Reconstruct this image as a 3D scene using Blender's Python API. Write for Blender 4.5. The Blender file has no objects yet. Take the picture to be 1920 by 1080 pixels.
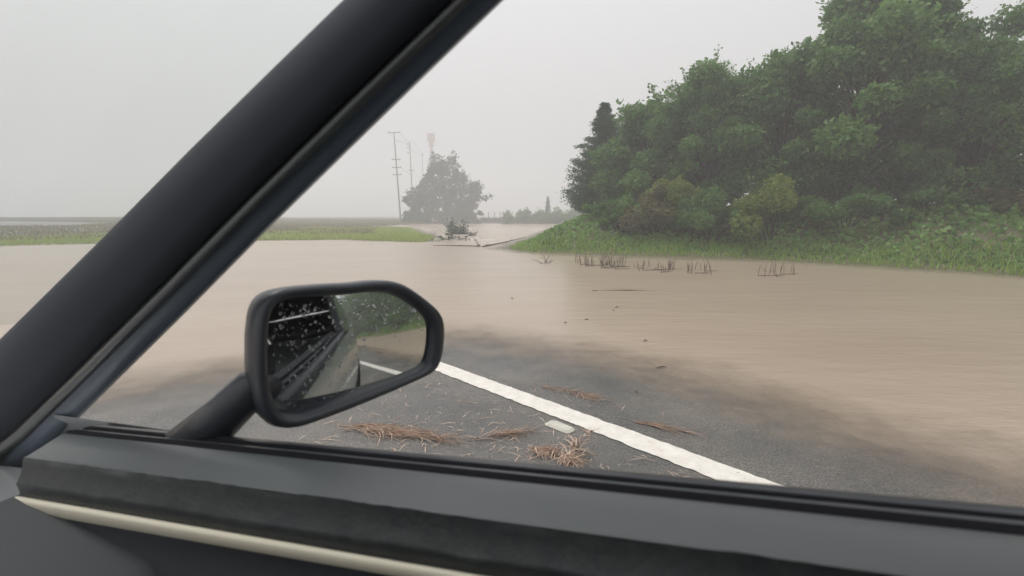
import bpy, math, random
import numpy as np
from mathutils import Vector, Matrix
random.seed(7); RNG = np.random.default_rng(7)
SC = bpy.context.scene
COL = SC.collection
R = math.radians

# ------------------------------------------------------------------ camera
F = 848.0; PITCH = math.atan(135/848); CH = 1.30
CP, SP = math.cos(PITCH), math.sin(PITCH)
cd = bpy.data.cameras.new('camera'); cam = bpy.data.objects.new('camera', cd); COL.objects.link(cam)
cd.sensor_fit = 'HORIZONTAL'; cd.sensor_width = 36; cd.lens = F/1920*36
cd.clip_start = 0.02; cd.clip_end = 3000
cam.location = (0, 0, CH); cam.rotation_euler = (R(90)-PITCH, 0, 0)
cd.dof.use_dof = True; cd.dof.focus_distance = 7.0; cd.dof.aperture_fstop = 4.5
SC.camera = cam

# ------------------------------------------------------------------ light
SUN_EL, SUN_ROT = R(58), R(-60)
w = bpy.data.worlds.new('World'); SC.world = w; w.use_nodes = True
nt = w.node_tree; nt.nodes.clear()
sky = nt.nodes.new('ShaderNodeTexSky'); sky.sky_type = 'NISHITA'; sky.sun_disc = False
sky.sun_elevation = SUN_EL; sky.sun_rotation = SUN_ROT; sky.dust_density = 6; sky.air_density = 1.0
hs = nt.nodes.new('ShaderNodeHueSaturation'); hs.inputs['Saturation'].default_value = 0.05
mx = nt.nodes.new('ShaderNodeMix'); mx.data_type = 'RGBA'; mx.inputs[0].default_value = 0.80
mx.inputs[7].default_value = (4.55, 4.60, 4.72, 1)       # even overcast layer over the sky
bg = nt.nodes.new('ShaderNodeBackground'); bg.inputs[1].default_value = 0.13
wo = nt.nodes.new('ShaderNodeOutputWorld')
geo = nt.nodes.new('ShaderNodeTexCoord'); sp3 = nt.nodes.new('ShaderNodeSeparateXYZ'); nt.links.new(geo.outputs['Generated'], sp3.inputs[0])
mr = nt.nodes.new('ShaderNodeMapRange'); nt.links.new(sp3.outputs[2], mr.inputs[0]); mr.inputs[1].default_value = 0; mr.inputs[2].default_value = 1
mr.inputs[3].default_value = .92; mr.inputs[4].default_value = 2.5      # overcast sky: brighter overhead than at the horizon
vm = nt.nodes.new('ShaderNodeVectorMath'); vm.operation = 'SCALE'; vm.inputs[0].default_value = (4.58, 4.56, 4.64)
nt.links.new(mr.outputs[0], vm.inputs['Scale']); nt.links.new(vm.outputs[0], mx.inputs[7])
nt.links.new(sky.outputs[0], hs.inputs['Color']); nt.links.new(hs.outputs[0], mx.inputs[6])
nt.links.new(mx.outputs[2], bg.inputs[0]); nt.links.new(bg.outputs[0], wo.inputs[0])
sd_ = bpy.data.lights.new('sun', 'SUN'); sd_.energy = 1.45; sd_.angle = R(25); sd_.color = (1, .97, .93)
sun = bpy.data.objects.new('sun', sd_); COL.objects.link(sun)
sdir = Vector((math.sin(SUN_ROT)*math.cos(SUN_EL), math.cos(SUN_ROT)*math.cos(SUN_EL), math.sin(SUN_EL)))
sun.rotation_euler = sdir.to_track_quat('Z', 'Y').to_euler(); sun.location = (0, 0, 40)
vs = SC.view_settings; vs.view_transform = 'Standard'; vs.look = 'None'; vs.gamma = 1; vs.exposure = 0.0
SC.cycles.volume_bounces = 6; SC.cycles.max_bounces = 14; SC.cycles.diffuse_bounces = 7; SC.cycles.transmission_bounces = 12

# ------------------------------------------------------------------ helpers
def ray(px, py):
    u, v = px-960, py-540
    return np.array([u, F*CP - v*SP, -(F*SP + v*CP)])
def P(px, py, z=0.0):
    r = ray(px, py); t = (z-CH)/r[2]; return (r[0]*t, r[1]*t)
def PD(px, py, dist):
    r = ray(px, py); t = dist/r[1]; return np.array([r[0]*t, dist, CH+r[2]*t])
TH = R(68); NC = np.array([math.cos(TH), math.sin(TH)]); UC = np.array([-math.sin(TH), math.cos(TH)])
def cray(px, py):
    r = ray(px, py); return np.array([r[:2]@NC, r[:2]@UC, r[2]])
def CR(px, py, x):
    r = cray(px, py); t = x/r[0]; return np.array([x, r[1]*t, CH+r[2]*t])
def CPL(px, py, p0, n):
    r = cray(px, py); o = np.array([0, 0, CH]); t = ((p0-o)@n)/(r@n); return o+r*t

def mesh(name, v, f, m=None, parent=None, smooth=False, attrs=None):
    me = bpy.data.meshes.new(name)
    me.from_pydata([tuple(map(float, p)) for p in v], [], f if isinstance(f, list) else f.tolist()); me.update()
    if m: me.materials.append(m)
    if smooth: me.polygons.foreach_set('use_smooth', [True]*len(me.polygons))
    if attrs:
        for k, a in attrs.items():
            at = me.attributes.new(k, 'FLOAT', 'POINT'); at.data.foreach_set('value', np.asarray(a, dtype=np.float32))
    o = bpy.data.objects.new(name, me); COL.objects.link(o)
    if parent: o.parent = parent
    return o
def tag(o, label=None, cat=None, group=None, kind=None):
    if label: o['label'] = label
    if cat: o['category'] = cat
    if group: o['group'] = group
    if kind: o['kind'] = kind
    return o
def empty(name, loc=(0, 0, 0), rz=0):
    o = bpy.data.objects.new(name, None); COL.objects.link(o); o.location = tuple(map(float, loc)); o.rotation_euler = (0, 0, rz); return o
class MB:
    def __init__(s): s.v = []; s.f = []
    def add(s, v, f):
        n = len(s.v); s.v += [tuple(map(float, p)) for p in v]; s.f += [[i+n for i in q] for q in f]
    def tube(s, pts, rad, k=6, cap=True):
        pts = [np.array(p, float) for p in pts]; rad = rad if hasattr(rad, '__len__') else [rad]*len(pts)
        V = []; prev = None
        for i, p in enumerate(pts):
            d = pts[min(i+1, len(pts)-1)]-pts[max(i-1, 0)]; d /= (np.linalg.norm(d)+1e-9)
            a = np.array([1, 0, 0]) if abs(d[0]) < .8 else np.array([0, 1, 0])
            if prev is not None: a = prev
            x = a-d*(a@d); x /= np.linalg.norm(x)+1e-9; y = np.cross(d, x); prev = x
            for j in range(k):
                t = 2*math.pi*j/k; V.append(p+rad[i]*(math.cos(t)*x+math.sin(t)*y))
        Fc = []
        for i in range(len(pts)-1):
            for j in range(k):
                Fc.append([i*k+j, i*k+(j+1) % k, (i+1)*k+(j+1) % k, (i+1)*k+j])
        if cap: Fc.append(list(range(k))[::-1]); Fc.append([(len(pts)-1)*k+j for j in range(k)])
        s.add(V, Fc)
    def box(s, c, h):
        c = np.array(c); V = [c+np.array([a, b, d])*h for a in (-1, 1) for b in (-1, 1) for d in (-1, 1)]
        s.add(V, [[0, 1, 3, 2], [4, 6, 7, 5], [0, 4, 5, 1], [2, 3, 7, 6], [0, 2, 6, 4], [1, 5, 7, 3]])
    def build(s, name, m, parent=None, smooth=False): return mesh(name, s.v, s.f, m, parent, smooth)
def loft(rows):
    n = len(rows[0]); V = [p for r in rows for p in r]; Fc = []
    for i in range(len(rows)-1):
        for j in range(n-1): Fc.append([i*n+j, i*n+j+1, (i+1)*n+j+1, (i+1)*n+j])
    return V, Fc

# value noise in numpy
def _h(ix, iy, s): 
    v = np.sin(ix*127.1+iy*311.7+s*74.7)*43758.5453; return v-np.floor(v)
def vnoise(x, y, s=0):
    ix, iy = np.floor(x), np.floor(y); fx, fy = x-ix, y-iy; fx = fx*fx*(3-2*fx); fy = fy*fy*(3-2*fy)
    return (_h(ix, iy, s)*(1-fx)+_h(ix+1, iy, s)*fx)*(1-fy)+(_h(ix, iy+1, s)*(1-fx)+_h(ix+1, iy+1, s)*fx)*fy
def fbm(x, y, s=0, o=4):
    t = 0; a = .5
    for i in range(o): t = t+a*(vnoise(x, y, s+i)-.5); x = x*2.03; y = y*2.03; a *= .5
    return t

# ------------------------------------------------------------------ materials
def mat(name, col, rough=.6, spec=.5, metal=0, noise=None, bump=None, col2=None, var=None, transl=0, coat=0, coord='Object'):
    m = bpy.data.materials.new(name); m.use_nodes = True; t = m.node_tree; b = t.nodes['Principled BSDF']
    b.inputs['Base Color'].default_value = (*col, 1); b.inputs['Roughness'].default_value = rough
    b.inputs['Specular IOR Level'].default_value = spec; b.inputs['Metallic'].default_value = metal
    b.inputs['Coat Weight'].default_value = coat; b.inputs['Coat Roughness'].default_value = .08
    tc = t.nodes.new('ShaderNodeTexCoord'); cs = None
    if noise and col2:
        n = t.nodes.new('ShaderNodeTexNoise'); n.inputs['Scale'].default_value = noise; n.inputs['Detail'].default_value = 6
        n.inputs['Roughness'].default_value = .65
        t.links.new(tc.outputs[coord], n.inputs['Vector'])
        r = t.nodes.new('ShaderNodeValToRGB'); r.color_ramp.elements[0].position = .35; r.color_ramp.elements[1].position = .65
        r.color_ramp.elements[0].color = (*col, 1); r.color_ramp.elements[1].color = (*col2, 1)
        t.links.new(n.outputs[0], r.inputs[0]); t.links.new(r.outputs[0], b.inputs['Base Color']); cs = r.outputs[0]
    if var:      # per-leaf tint attribute 0..1 : three colours
        a = t.nodes.new('ShaderNodeAttribute'); a.attribute_name = 'tint'
        r = t.nodes.new('ShaderNodeValToRGB'); e = r.color_ramp.elements
        e[0].color = (*var[0], 1); e[1].color = (*var[-1], 1)
        for i in range(1, len(var)-1):
            q = e.new(i/(len(var)-1)); q.color = (*var[i], 1)
        t.links.new(a.outputs['Fac'], r.inputs[0]); t.links.new(r.outputs[0], b.inputs['Base Color']); cs = r.outputs[0]
    if transl:
        tr = t.nodes.new('ShaderNodeBsdfTranslucent'); mxs = t.nodes.new('ShaderNodeMixShader'); mxs.inputs[0].default_value = transl
        out = t.nodes['Material Output']
        if cs: t.links.new(cs, tr.inputs[0])
        else: tr.inputs[0].default_value = (*col, 1)
        t.links.new(b.outputs[0], mxs.inputs[1]); t.links.new(tr.outputs[0], mxs.inputs[2]); t.links.new(mxs.outputs[0], out.inputs[0])
    if bump:
        n = t.nodes.new('ShaderNodeTexNoise'); n.inputs['Scale'].default_value = bump[0]; n.inputs['Detail'].default_value = 5
        t.links.new(tc.outputs[coord], n.inputs['Vector'])
        bp = t.nodes.new('ShaderNodeBump'); bp.inputs['Strength'].default_value = bump[1]; bp.inputs['Distance'].default_value = bump[2]
        t.links.new(n.outputs[0], bp.inputs['Height']); t.links.new(bp.outputs[0], b.inputs['Normal'])
    return m
M = {}
M['soil'] = mat('soil', (.15, .125, .08), .9, col2=(.12, .125, .06), noise=.6, bump=(6, .5, .05))
M['line'] = mat('line_paint', (.80, .77, .71), .45, col2=(.68, .64, .57), noise=14, bump=(90, .3, .004))
m = M['line']; t = m.node_tree; b = t.nodes['Principled BSDF']; tc_ = t.nodes.new('ShaderNodeTexCoord'); n_ = t.nodes.new('ShaderNodeTexNoise')
n_.inputs['Scale'].default_value = 45; n_.inputs['Detail'].default_value = 7; n_.inputs['Roughness'].default_value = .8; t.links.new(tc_.outputs['Object'], n_.inputs['Vector'])
r_ = t.nodes.new('ShaderNodeValToRGB'); r_.color_ramp.elements[0].position = .60; r_.color_ramp.elements[1].position = .66; t.links.new(n_.outputs[0], r_.inputs[0])
x_ = t.nodes.new('ShaderNodeMix'); x_.data_type = 'RGBA'; x_.inputs[7].default_value = (.30, .28, .25, 1); old = b.inputs['Base Color'].links[0].from_socket
t.links.new(r_.outputs[0], x_.inputs[0]); t.links.new(old, x_.inputs[6]); t.links.new(x_.outputs[2], b.inputs['Base Color'])
M['straw'] = mat('straw', (.5, .3, .16), .7, var=[(.46, .30, .22), (.74, .52, .40), (.84, .70, .55), (.70, .48, .38)], transl=.15)
M['twig'] = mat('twig', (.055, .04, .03), .8)
M['reed'] = mat('dead_reed', (.12, .085, .065), .8)
M['bark'] = mat('bark', (.10, .08, .06), .9, col2=(.06, .05, .04), noise=9, bump=(25, .6, .02))
M['pole'] = mat('weathered_pole', (.10, .09, .085), .8, col2=(.14, .13, .12), noise=3)
M['galv'] = mat('galvanised_steel', (.5, .5, .5), .5, metal=.2)
M['red'] = mat('red_paint', (.40, .17, .16), .5); M['whitep'] = mat('grey_white_paint', (.35, .35, .35), .5)
G = lambda *c: [tuple(x) for x in c]
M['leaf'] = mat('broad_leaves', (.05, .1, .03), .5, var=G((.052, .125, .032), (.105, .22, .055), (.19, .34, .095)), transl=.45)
M['leaf_y'] = mat('yellowing_leaves', (.1, .12, .03), .55, var=G((.10, .17, .03), (.20, .28, .05), (.33, .36, .10)), transl=.45)
M['leaf_b'] = mat('brown_leaves', (.1, .08, .04), .6, var=G((.075, .085, .032), (.13, .13, .05), (.22, .18, .08)), transl=.35)
M['leaf_c'] = mat('conifer_sprays', (.03, .07, .03), .6, var=G((.022, .070, .030), (.036, .10, .042), (.065, .15, .058)), transl=.3)
M['leaf_d'] = mat('distant_leaves', (.03, .06, .03), .6, var=G((.010, .044, .014), (.018, .068, .022), (.035, .10, .036)), transl=.2)
M['cover'] = mat('creeper_leaves', (.07, .14, .04), .5, var=G((.12, .23, .055), (.19, .34, .09), (.29, .45, .14)), transl=.45)
M['grass'] = mat('grass_blades', (.1, .2, .04), .5, var=G((.17, .29, .05), (.25, .40, .075), (.36, .50, .12)), transl=.35)
M['grass_y'] = mat('yellow_green_grass', (.2, .3, .08), .5, var=G((.27, .35, .07), (.38, .47, .12), (.50, .56, .18)), transl=.35)
M['dry'] = mat('dry_grass', (.2, .18, .09), .7, var=G((.16, .15, .08), (.24, .21, .12), (.32, .27, .17)), transl=.3)
# car
M['trim'] = mat('interior_trim', (.030, .033, .038), .7, bump=(600, .25, .0006))
M['trim_soft'] = mat('headliner_trim', (.024, .027, .038), .9, bump=(900, .3, .0006))
M['rubber'] = mat('rubber_seal', (.006, .006, .009), .9, spec=.15)
M['gloss_black'] = mat('black_plastic', (.034, .038, .048), .36, bump=(500, .15, .0004))
M['frame_blue'] = mat('door_frame_paint', (.15, .19, .25), .4)
M['sill'] = mat('sill_plastic', (.088, .091, .100), .32, col2=(.075, .086, .086), noise=5, bump=(700, .2, .0004))
M['vinyl'] = mat('grained_vinyl', (.030, .036, .036), .55, col2=(.016, .018, .022), noise=38, bump=(150, .5, .002))
M['cream'] = mat('cream_trim', (.66, .60, .48), .4); M['body'] = mat('silver_paint', (.36, .37, .38), .3, metal=.35, coat=.8)
M['tyre'] = mat('tyre', (.02, .02, .02), .8); M['rim'] = mat('alloy', (.5, .5, .5), .3, metal=.9)
m = mat('mirror_silver', (.68, .70, .70), .03, metal=1); M['mirror'] = m
m = bpy.data.materials.new('clear_glass'); m.use_nodes = True; t = m.node_tree; t.nodes.clear()
o_ = t.nodes.new('ShaderNodeOutputMaterial'); tr = t.nodes.new('ShaderNodeBsdfTransparent'); tr.inputs[0].default_value = (.90, .93, .92, 1)
gl = t.nodes.new('ShaderNodeBsdfGlossy'); gl.inputs['Roughness'].default_value = .02; mxs_f = .05
mxs = t.nodes.new('ShaderNodeMixShader'); mxs.inputs[0].default_value = mxs_f; t.links.new(tr.outputs[0], mxs.inputs[1]); t.links.new(gl.outputs[0], mxs.inputs[2]); t.links.new(mxs.outputs[0], o_.inputs[0])
M['glass'] = m
m = mat('dark_glass', (.02, .025, .025), .05, spec=.8, coat=1); M['dark_glass'] = m
m = mat('water_drop', (1, 1, 1), .02); m.node_tree.nodes['Principled BSDF'].inputs['Transmission Weight'].default_value = 1
m.node_tree.nodes['Principled BSDF'].inputs['IOR'].default_value = 1.33; M['drop'] = m

# wet asphalt
m = mat('wet_asphalt', (.060, .060, .060), .4); t = m.node_tree; b = t.nodes['Principled BSDF']
tc = t.nodes.new('ShaderNodeTexCoord')
def noise(t, sc, det=5, ro=.6, vec=None, coord='Object'):
    n = t.nodes.new('ShaderNodeTexNoise'); n.inputs['Scale'].default_value = sc; n.inputs['Detail'].default_value = det; n.inputs['Roughness'].default_value = ro
    t.links.new(vec if vec else tc.outputs[coord], n.inputs['Vector']); return n.outputs[0]
def ramp(t, fac, p0, p1, c0, c1):
    r = t.nodes.new('ShaderNodeValToRGB'); e = r.color_ramp.elements; e[0].position = p0; e[1].position = p1; e[0].color = (*c0, 1); e[1].color = (*c1, 1)
    t.links.new(fac, r.inputs[0]); return r.outputs[0]
def mixc(t, fac, a, b_, mode='MIX'):
    x = t.nodes.new('ShaderNodeMix'); x.data_type = 'RGBA'; x.blend_type = mode
    if isinstance(fac, float): x.inputs[0].default_value = fac
    else: t.links.new(fac, x.inputs[0])
    t.links.new(a, x.inputs[6]); t.links.new(b_, x.inputs[7]); return x.outputs[2]
def math_(t, op, a, b_=None):
    x = t.nodes.new('ShaderNodeMath'); x.operation = op
    for i, q in enumerate((a, b_)):
        if q is None: continue
        if isinstance(q, (int, float)): x.inputs[i].default_value = q
        else: t.links.new(q, x.inputs[i])
    return x.outputs[0]
big = ramp(t, noise(t, 1.1, 6, .6), .36, .66, (.098, .098, .095), (.180, .168, .150))      # thin silt film
sp = ramp(t, noise(t, 95, 3, .7), .45, .62, (.5, .5, .5), (1.5, 1.47, 1.43))
t.links.new(mixc(t, .8, big, sp, 'MULTIPLY'), b.inputs['Base Color'])
rr = ramp(t, noise(t, 2.3, 5, .6), .38, .62, (.30,)*3, (.55,)*3); t.links.new(rr, b.inputs['Roughness'])
bp = t.nodes.new('ShaderNodeBump'); bp.inputs['Strength'].default_value = .6; bp.inputs['Distance'].default_value = .006
t.links.new(noise(t, 70, 4, .7), bp.inputs['Height']); t.links.new(bp.outputs[0], b.inputs['Normal']); M['asphalt'] = m

# muddy flood water: opacity follows the real depth (attribute), foam attribute = churned water
m = mat('muddy_water', (.4, .3, .2), .2); t = m.node_tree; b = t.nodes['Principled BSDF']
tc = t.nodes.new('ShaderNodeTexCoord')
mp = t.nodes.new('ShaderNodeMapping'); mp.inputs['Rotation'].default_value = (0, 0, R(-20)); mp.inputs['Scale'].default_value = (.35, 1.2, 1)
t.links.new(tc.outputs['Object'], mp.inputs['Vector'])
ad = t.nodes.new('ShaderNodeAttribute'); ad.attribute_name = 'depth'; af = t.nodes.new('ShaderNodeAttribute'); af.attribute_name = 'foam'
c = ramp(t, noise(t, .8, 5, .6, mp.outputs[0]), .3, .7, (.368, .294, .224), (.410, .333, .258))
c = mixc(t, af.outputs['Fac'], c, ramp(t, noise(t, 1.1, 7, .8), .45, .53, (.26, .205, .155), (.62, .55, .47)))
t.links.new(c, b.inputs['Base Color'])
n1 = noise(t, 2.2, 9, .72); dd = math_(t, 'ADD', math_(t, 'MULTIPLY', ad.outputs['Fac'], 1.0), math_(t, 'MULTIPLY', math_(t, 'SUBTRACT', n1, .5), .06))
al = t.nodes.new('ShaderNodeMapRange'); al.interpolation_type = 'SMOOTHSTEP'; t.links.new(dd, al.inputs[0])
al.inputs[1].default_value = -.005; al.inputs[2].default_value = .085; al.inputs[3].default_value = .0; al.inputs[4].default_value = 1
t.links.new(al.outputs[0], b.inputs['Alpha'])
b.inputs['Roughness'].default_value = .24; b.inputs['IOR'].default_value = 1.33; b.inputs['Specular IOR Level'].default_value = .5
bp = t.nodes.new('ShaderNodeBump'); bp.inputs['Strength'].default_value = .7; bp.inputs['Distance'].default_value = .025
hN = math_(t, 'ADD', noise(t, 3.0, 4, .6, mp.outputs[0]), math_(t, 'MULTIPLY', noise(t, 28, 3, .6), .15))
t.links.new(hN, bp.inputs['Height']); t.links.new(bp.outputs[0], b.inputs['Normal']); M['water'] = m

# ------------------------------------------------------------------ terrain
ROAD = np.array([(-120, -40), (-30, -12), (-6, .6), (-3.6, 2.0), P(200, 780), P(480, 730), P(656, 690), P(760, 668), P(835, 660), P(950, 680), P(1100, 720), P(1264, 766),
                 (1.42, 2.45), (2.2, 1.6), (4.3, -.4), (9, -3.9), (16, -10), (40, -30), (120, -106), (120, -400), (-400, -400)])
BANK = np.array([P(962, 466), P(1000, 472), P(1100, 476), P(1264, 481), (8.0, 13.6), (11, 10.6), (13.2, 6), (15, 1), (18, -4), (28, -16), (60, -44), (200, -160),
                 (440, -160), (440, 40), (90, 60), (40, 70), (16, 74), P(1060, 422), P(1042, 432), P(1010, 446), P(990, 457)])
FIELD = np.array([(-440, -100), P(-300, 475), P(0, 460), P(400, 451), P(656, 448), P(720, 451), P(790, 453), P(806, 447), P(778, 437), P(765, 429), (-17.5, 62), (-15, 76),
                  (-2, 81), (6, 79), (14, 84), (60, 86), (440, 90), (440, 440), (-440, 440)])
def sdist(poly, X, Y):
    d = np.full(X.shape, 1e9); ins = np.zeros(X.shape, bool); n = len(poly)
    for i in range(n):
        a, b2 = poly[i], poly[(i+1) % n]; e = b2-a; wx, wy = X-a[0], Y-a[1]
        t_ = np.clip((wx*e[0]+wy*e[1])/(e@e), 0, 1); d = np.minimum(d, np.hypot(wx-e[0]*t_, wy-e[1]*t_))
        c_ = ((a[1] > Y) != (b2[1] > Y)) & (X < (b2[0]-a[0])*(Y-a[1])/((b2[1]-a[1]) if abs(b2[1]-a[1]) > 1e-9 else 1e-9)+a[0])
        ins ^= c_
    return np.where(ins, d, -d)
LP0 = np.array(P(1264, 855)); LP1 = np.array(P(840, 695)); LD = (LP1-LP0)/np.linalg.norm(LP1-LP0); LN = np.array([LD[1], -LD[0]])
if LN@LP0 < 0: LN = -LN
LS = LN@LP0     # offset of the white line
def height(X, Y, road=False):
    wob = fbm(X*.5, Y*.5, 3)*.5
    r = sdist(ROAD, X, Y)+wob*.5; b_ = sdist(BANK, X, Y)+wob; f_ = sdist(FIELD, X, Y)+wob*1.5
    hr = np.where(r > 0, np.minimum(r*.012, .06), 0)
    hb = np.where(b_ > 0, np.minimum(b_*.42, 1.25+.02*np.minimum(b_, 30))+fbm(X*.4, Y*.4, 9)*.35*np.clip(b_, 0, 1), 0)
    hf = np.where(f_ > 0, np.minimum(f_*.04, .03+f_*.012), 0); hf = np.minimum(hf, .85+fbm(X*.02, Y*.02, 5)*.3)
    out = np.maximum(np.maximum(r, b_), f_)
    h = np.where(out > 0, np.maximum(np.maximum(hr, hb), hf), np.maximum(out*.06, -.5))
    s = X*LN[0]+Y*LN[1]
    if not road: h = h-np.where((s > -5.3) & (s < 4.4) & (b_ < -.5), .06, 0)
    return h
NA = 900; rad_ = np.concatenate([[0.0], np.geomspace(.8, 448, 330)])
th = np.linspace(0, 2*np.pi, NA, endpoint=False)
Rr, Tt = np.meshgrid(rad_, th, indexing='ij'); X, Y = Rr*np.sin(Tt), Rr*np.cos(Tt)
Z = height(X, Y)
idx = np.arange(len(rad_)*NA).reshape(len(rad_), NA)
q = np.stack([idx[:-1], np.roll(idx, -1, 1)[:-1], np.roll(idx, -1, 1)[1:], idx[1:]], -1)
q = np.flip(q, -1)
mesh('ground', np.stack([X, Y, Z], -1).reshape(-1, 3), q[1:].reshape(-1, 4), M['soil'], smooth=True)['kind'] = 'structure'
# road, draped over the ground
s_ = np.linspace(-5, 4.1, 46); a_ = np.concatenate([-np.geomspace(200, 4, 60), np.linspace(-3.9, 14, 120), np.geomspace(14.3, 200, 50)])
S, A = np.meshgrid(s_, a_, indexing='ij'); RX, RY = LN[0]*S+LD[0]*A, LN[1]*S+LD[1]*A; RZ = height(RX, RY, True)
V, Fc = loft([list(zip(RX[i], RY[i], RZ[i])) for i in range(len(s_))])
mesh('road', V, Fc, M['asphalt'], smooth=True)['kind'] = 'structure'
def hgt(x, y): return float(height(np.array([x]), np.array([y]), True)[0])
# edge line
wl = .087; rows = []
aa = np.concatenate([np.arange(-30, -4, .12), np.arange(-4, 8, .02), np.arange(8, 60, .4)])
for k in range(5):
    off = LS+(-1+k/2)*wl
    jj = (fbm(aa*24, aa*0+k*7.1, 11)*.022+fbm(aa*4, aa*0+k, 12)*.012) if k in (0, 4) else 0
    x_, y_ = LN[0]*(off+jj)+LD[0]*aa, LN[1]*(off+jj)+LD[1]*aa
    rows.append(list(zip(x_, y_, height(x_, y_, True)+.0045)))
V, Fc = loft(rows); tag(mesh('edge_line', V, Fc, M['line']), kind='structure')
# water sheet
rad_w = np.geomspace(.8, 446, 420); Rr, Tt = np.meshgrid(rad_w, th, indexing='ij'); X, Y = Rr*np.sin(Tt), Rr*np.cos(Tt)
Hh = height(X, Y, True); dep = -Hh
fc = np.array(P(815, 443)); fo = np.zeros_like(X)
for (px, py, sx, sy, st) in ((800, 450, 2.0, 1.4, 1), (830, 443, 2.4, 3.2, 1), (775, 440, 2.2, 4, 1), (872, 449, 2.4, 1.6, .9), (845, 429, 4, 9, 1), (790, 428, 3.5, 7, .9), (900, 455, 2.5, 1.2, .5), (950, 432, 4, 7, .28), (1000, 428, 4, 9, .22)):
    c0 = P(px, py); fo += st*np.exp(-((X-c0[0])/sx)**2-((Y-c0[1])/sy)**2)
fo = np.clip(fo, 0, 1)
wv = fo*(np.abs(fbm(X*1.4, Y*.9, 21))*.3+np.abs(fbm(X*4, Y*3, 22))*.25) + fbm(X*.7, Y*.9, 23)*.008
idx = np.arange(len(rad_w)*NA).reshape(len(rad_w), NA)
q = np.stack([idx[:-1], idx[1:], np.roll(idx, -1, 1)[1:], np.roll(idx, -1, 1)[:-1]], -1).reshape(-1, 4)
q = np.flip(q, -1)
keep = dep.reshape(-1)[q].max(1) > -.06; q = q[keep]
used = np.unique(q); remap = np.zeros(idx.size, int); remap[used] = np.arange(len(used))
Vw = np.stack([X, Y, wv], -1).reshape(-1, 3)[used]
fo = fo*np.clip(np.abs(fbm(X*1.8, Y*1.2, 31))*14, 0, 1)
wo_ = mesh('flood_water', Vw, remap[q], M['water'], smooth=True, attrs={'depth': dep.reshape(-1)[used], 'foam': fo.reshape(-1)[used]})
wo_['kind'] = 'structure'

# ------------------------------------------------------------------ foliage tools
def leaf_geo(C, size, n_dir=None, spread=1.0, asp=.55, up=0.0, tint=None, drop=0.0):
    """C: (n,3) centres -> folded diamond leaves with random orientation"""
    n = len(C); a = RNG.normal(size=(n, 3))
    if n_dir is not None: a = a*spread+n_dir
    a[:, 2] -= drop
    a /= np.linalg.norm(a, axis=1, keepdims=True)+1e-9
    b = RNG.normal(size=(n, 3)); b[:, 2] += up; s = np.cross(a, b); s /= np.linalg.norm(s, axis=1, keepdims=True)+1e-9
    nn = np.cross(a, s)
    L = (size*(.6+.8*RNG.random(n)))[:, None]
    v0 = C-a*L*.5; v1 = C+s*L*asp*.5+nn*L*.12; v2 = C+a*L*.5; v3 = C-s*L*asp*.5+nn*L*.12
    V = np.stack([v0, v1, v2, v3], 1).reshape(-1, 3); i = np.arange(n)*4
    Fq = np.stack([i, i+1, i+2, i+3], 1)
    t_ = RNG.random(n) if tint is None else np.clip(tint+RNG.normal(size=n)*.16, 0, 1)
    return V, Fq, np.repeat(t_, 4)
def fast_mesh(name, V, Q, m, parent=None, tint=None, k=4):
    me = bpy.data.meshes.new(name); nv, nf = len(V), len(Q)
    me.vertices.add(nv); me.vertices.foreach_set('co', np.asarray(V, np.float32).ravel())
    me.loops.add(nf*k); me.loops.foreach_set('vertex_index', np.asarray(Q, np.int32).ravel())
    me.polygons.add(nf); me.polygons.foreach_set('loop_start', np.arange(nf, dtype=np.int32)*k)
    me.update(calc_edges=True); me.validate()
    me.materials.append(m)
    if tint is not None:
        at = me.attributes.new('tint', 'FLOAT', 'POINT'); at.data.foreach_set('value', np.asarray(tint, np.float32))
    o = bpy.data.objects.new(name, me); COL.objects.link(o)
    if parent: o.parent = parent
    return o
def clump_points(c, r, n, squash=.8):
    """points in a leafy puff around c, mostly near its skin, lower half thinner"""
    d = RNG.normal(size=(n, 3)); d /= np.linalg.norm(d, axis=1, keepdims=True)
    rr = r*(.45+.55*RNG.random(n)**.5)[:, None]; p = c+d*rr*np.array([1, 1, squash]); return p, d
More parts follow.
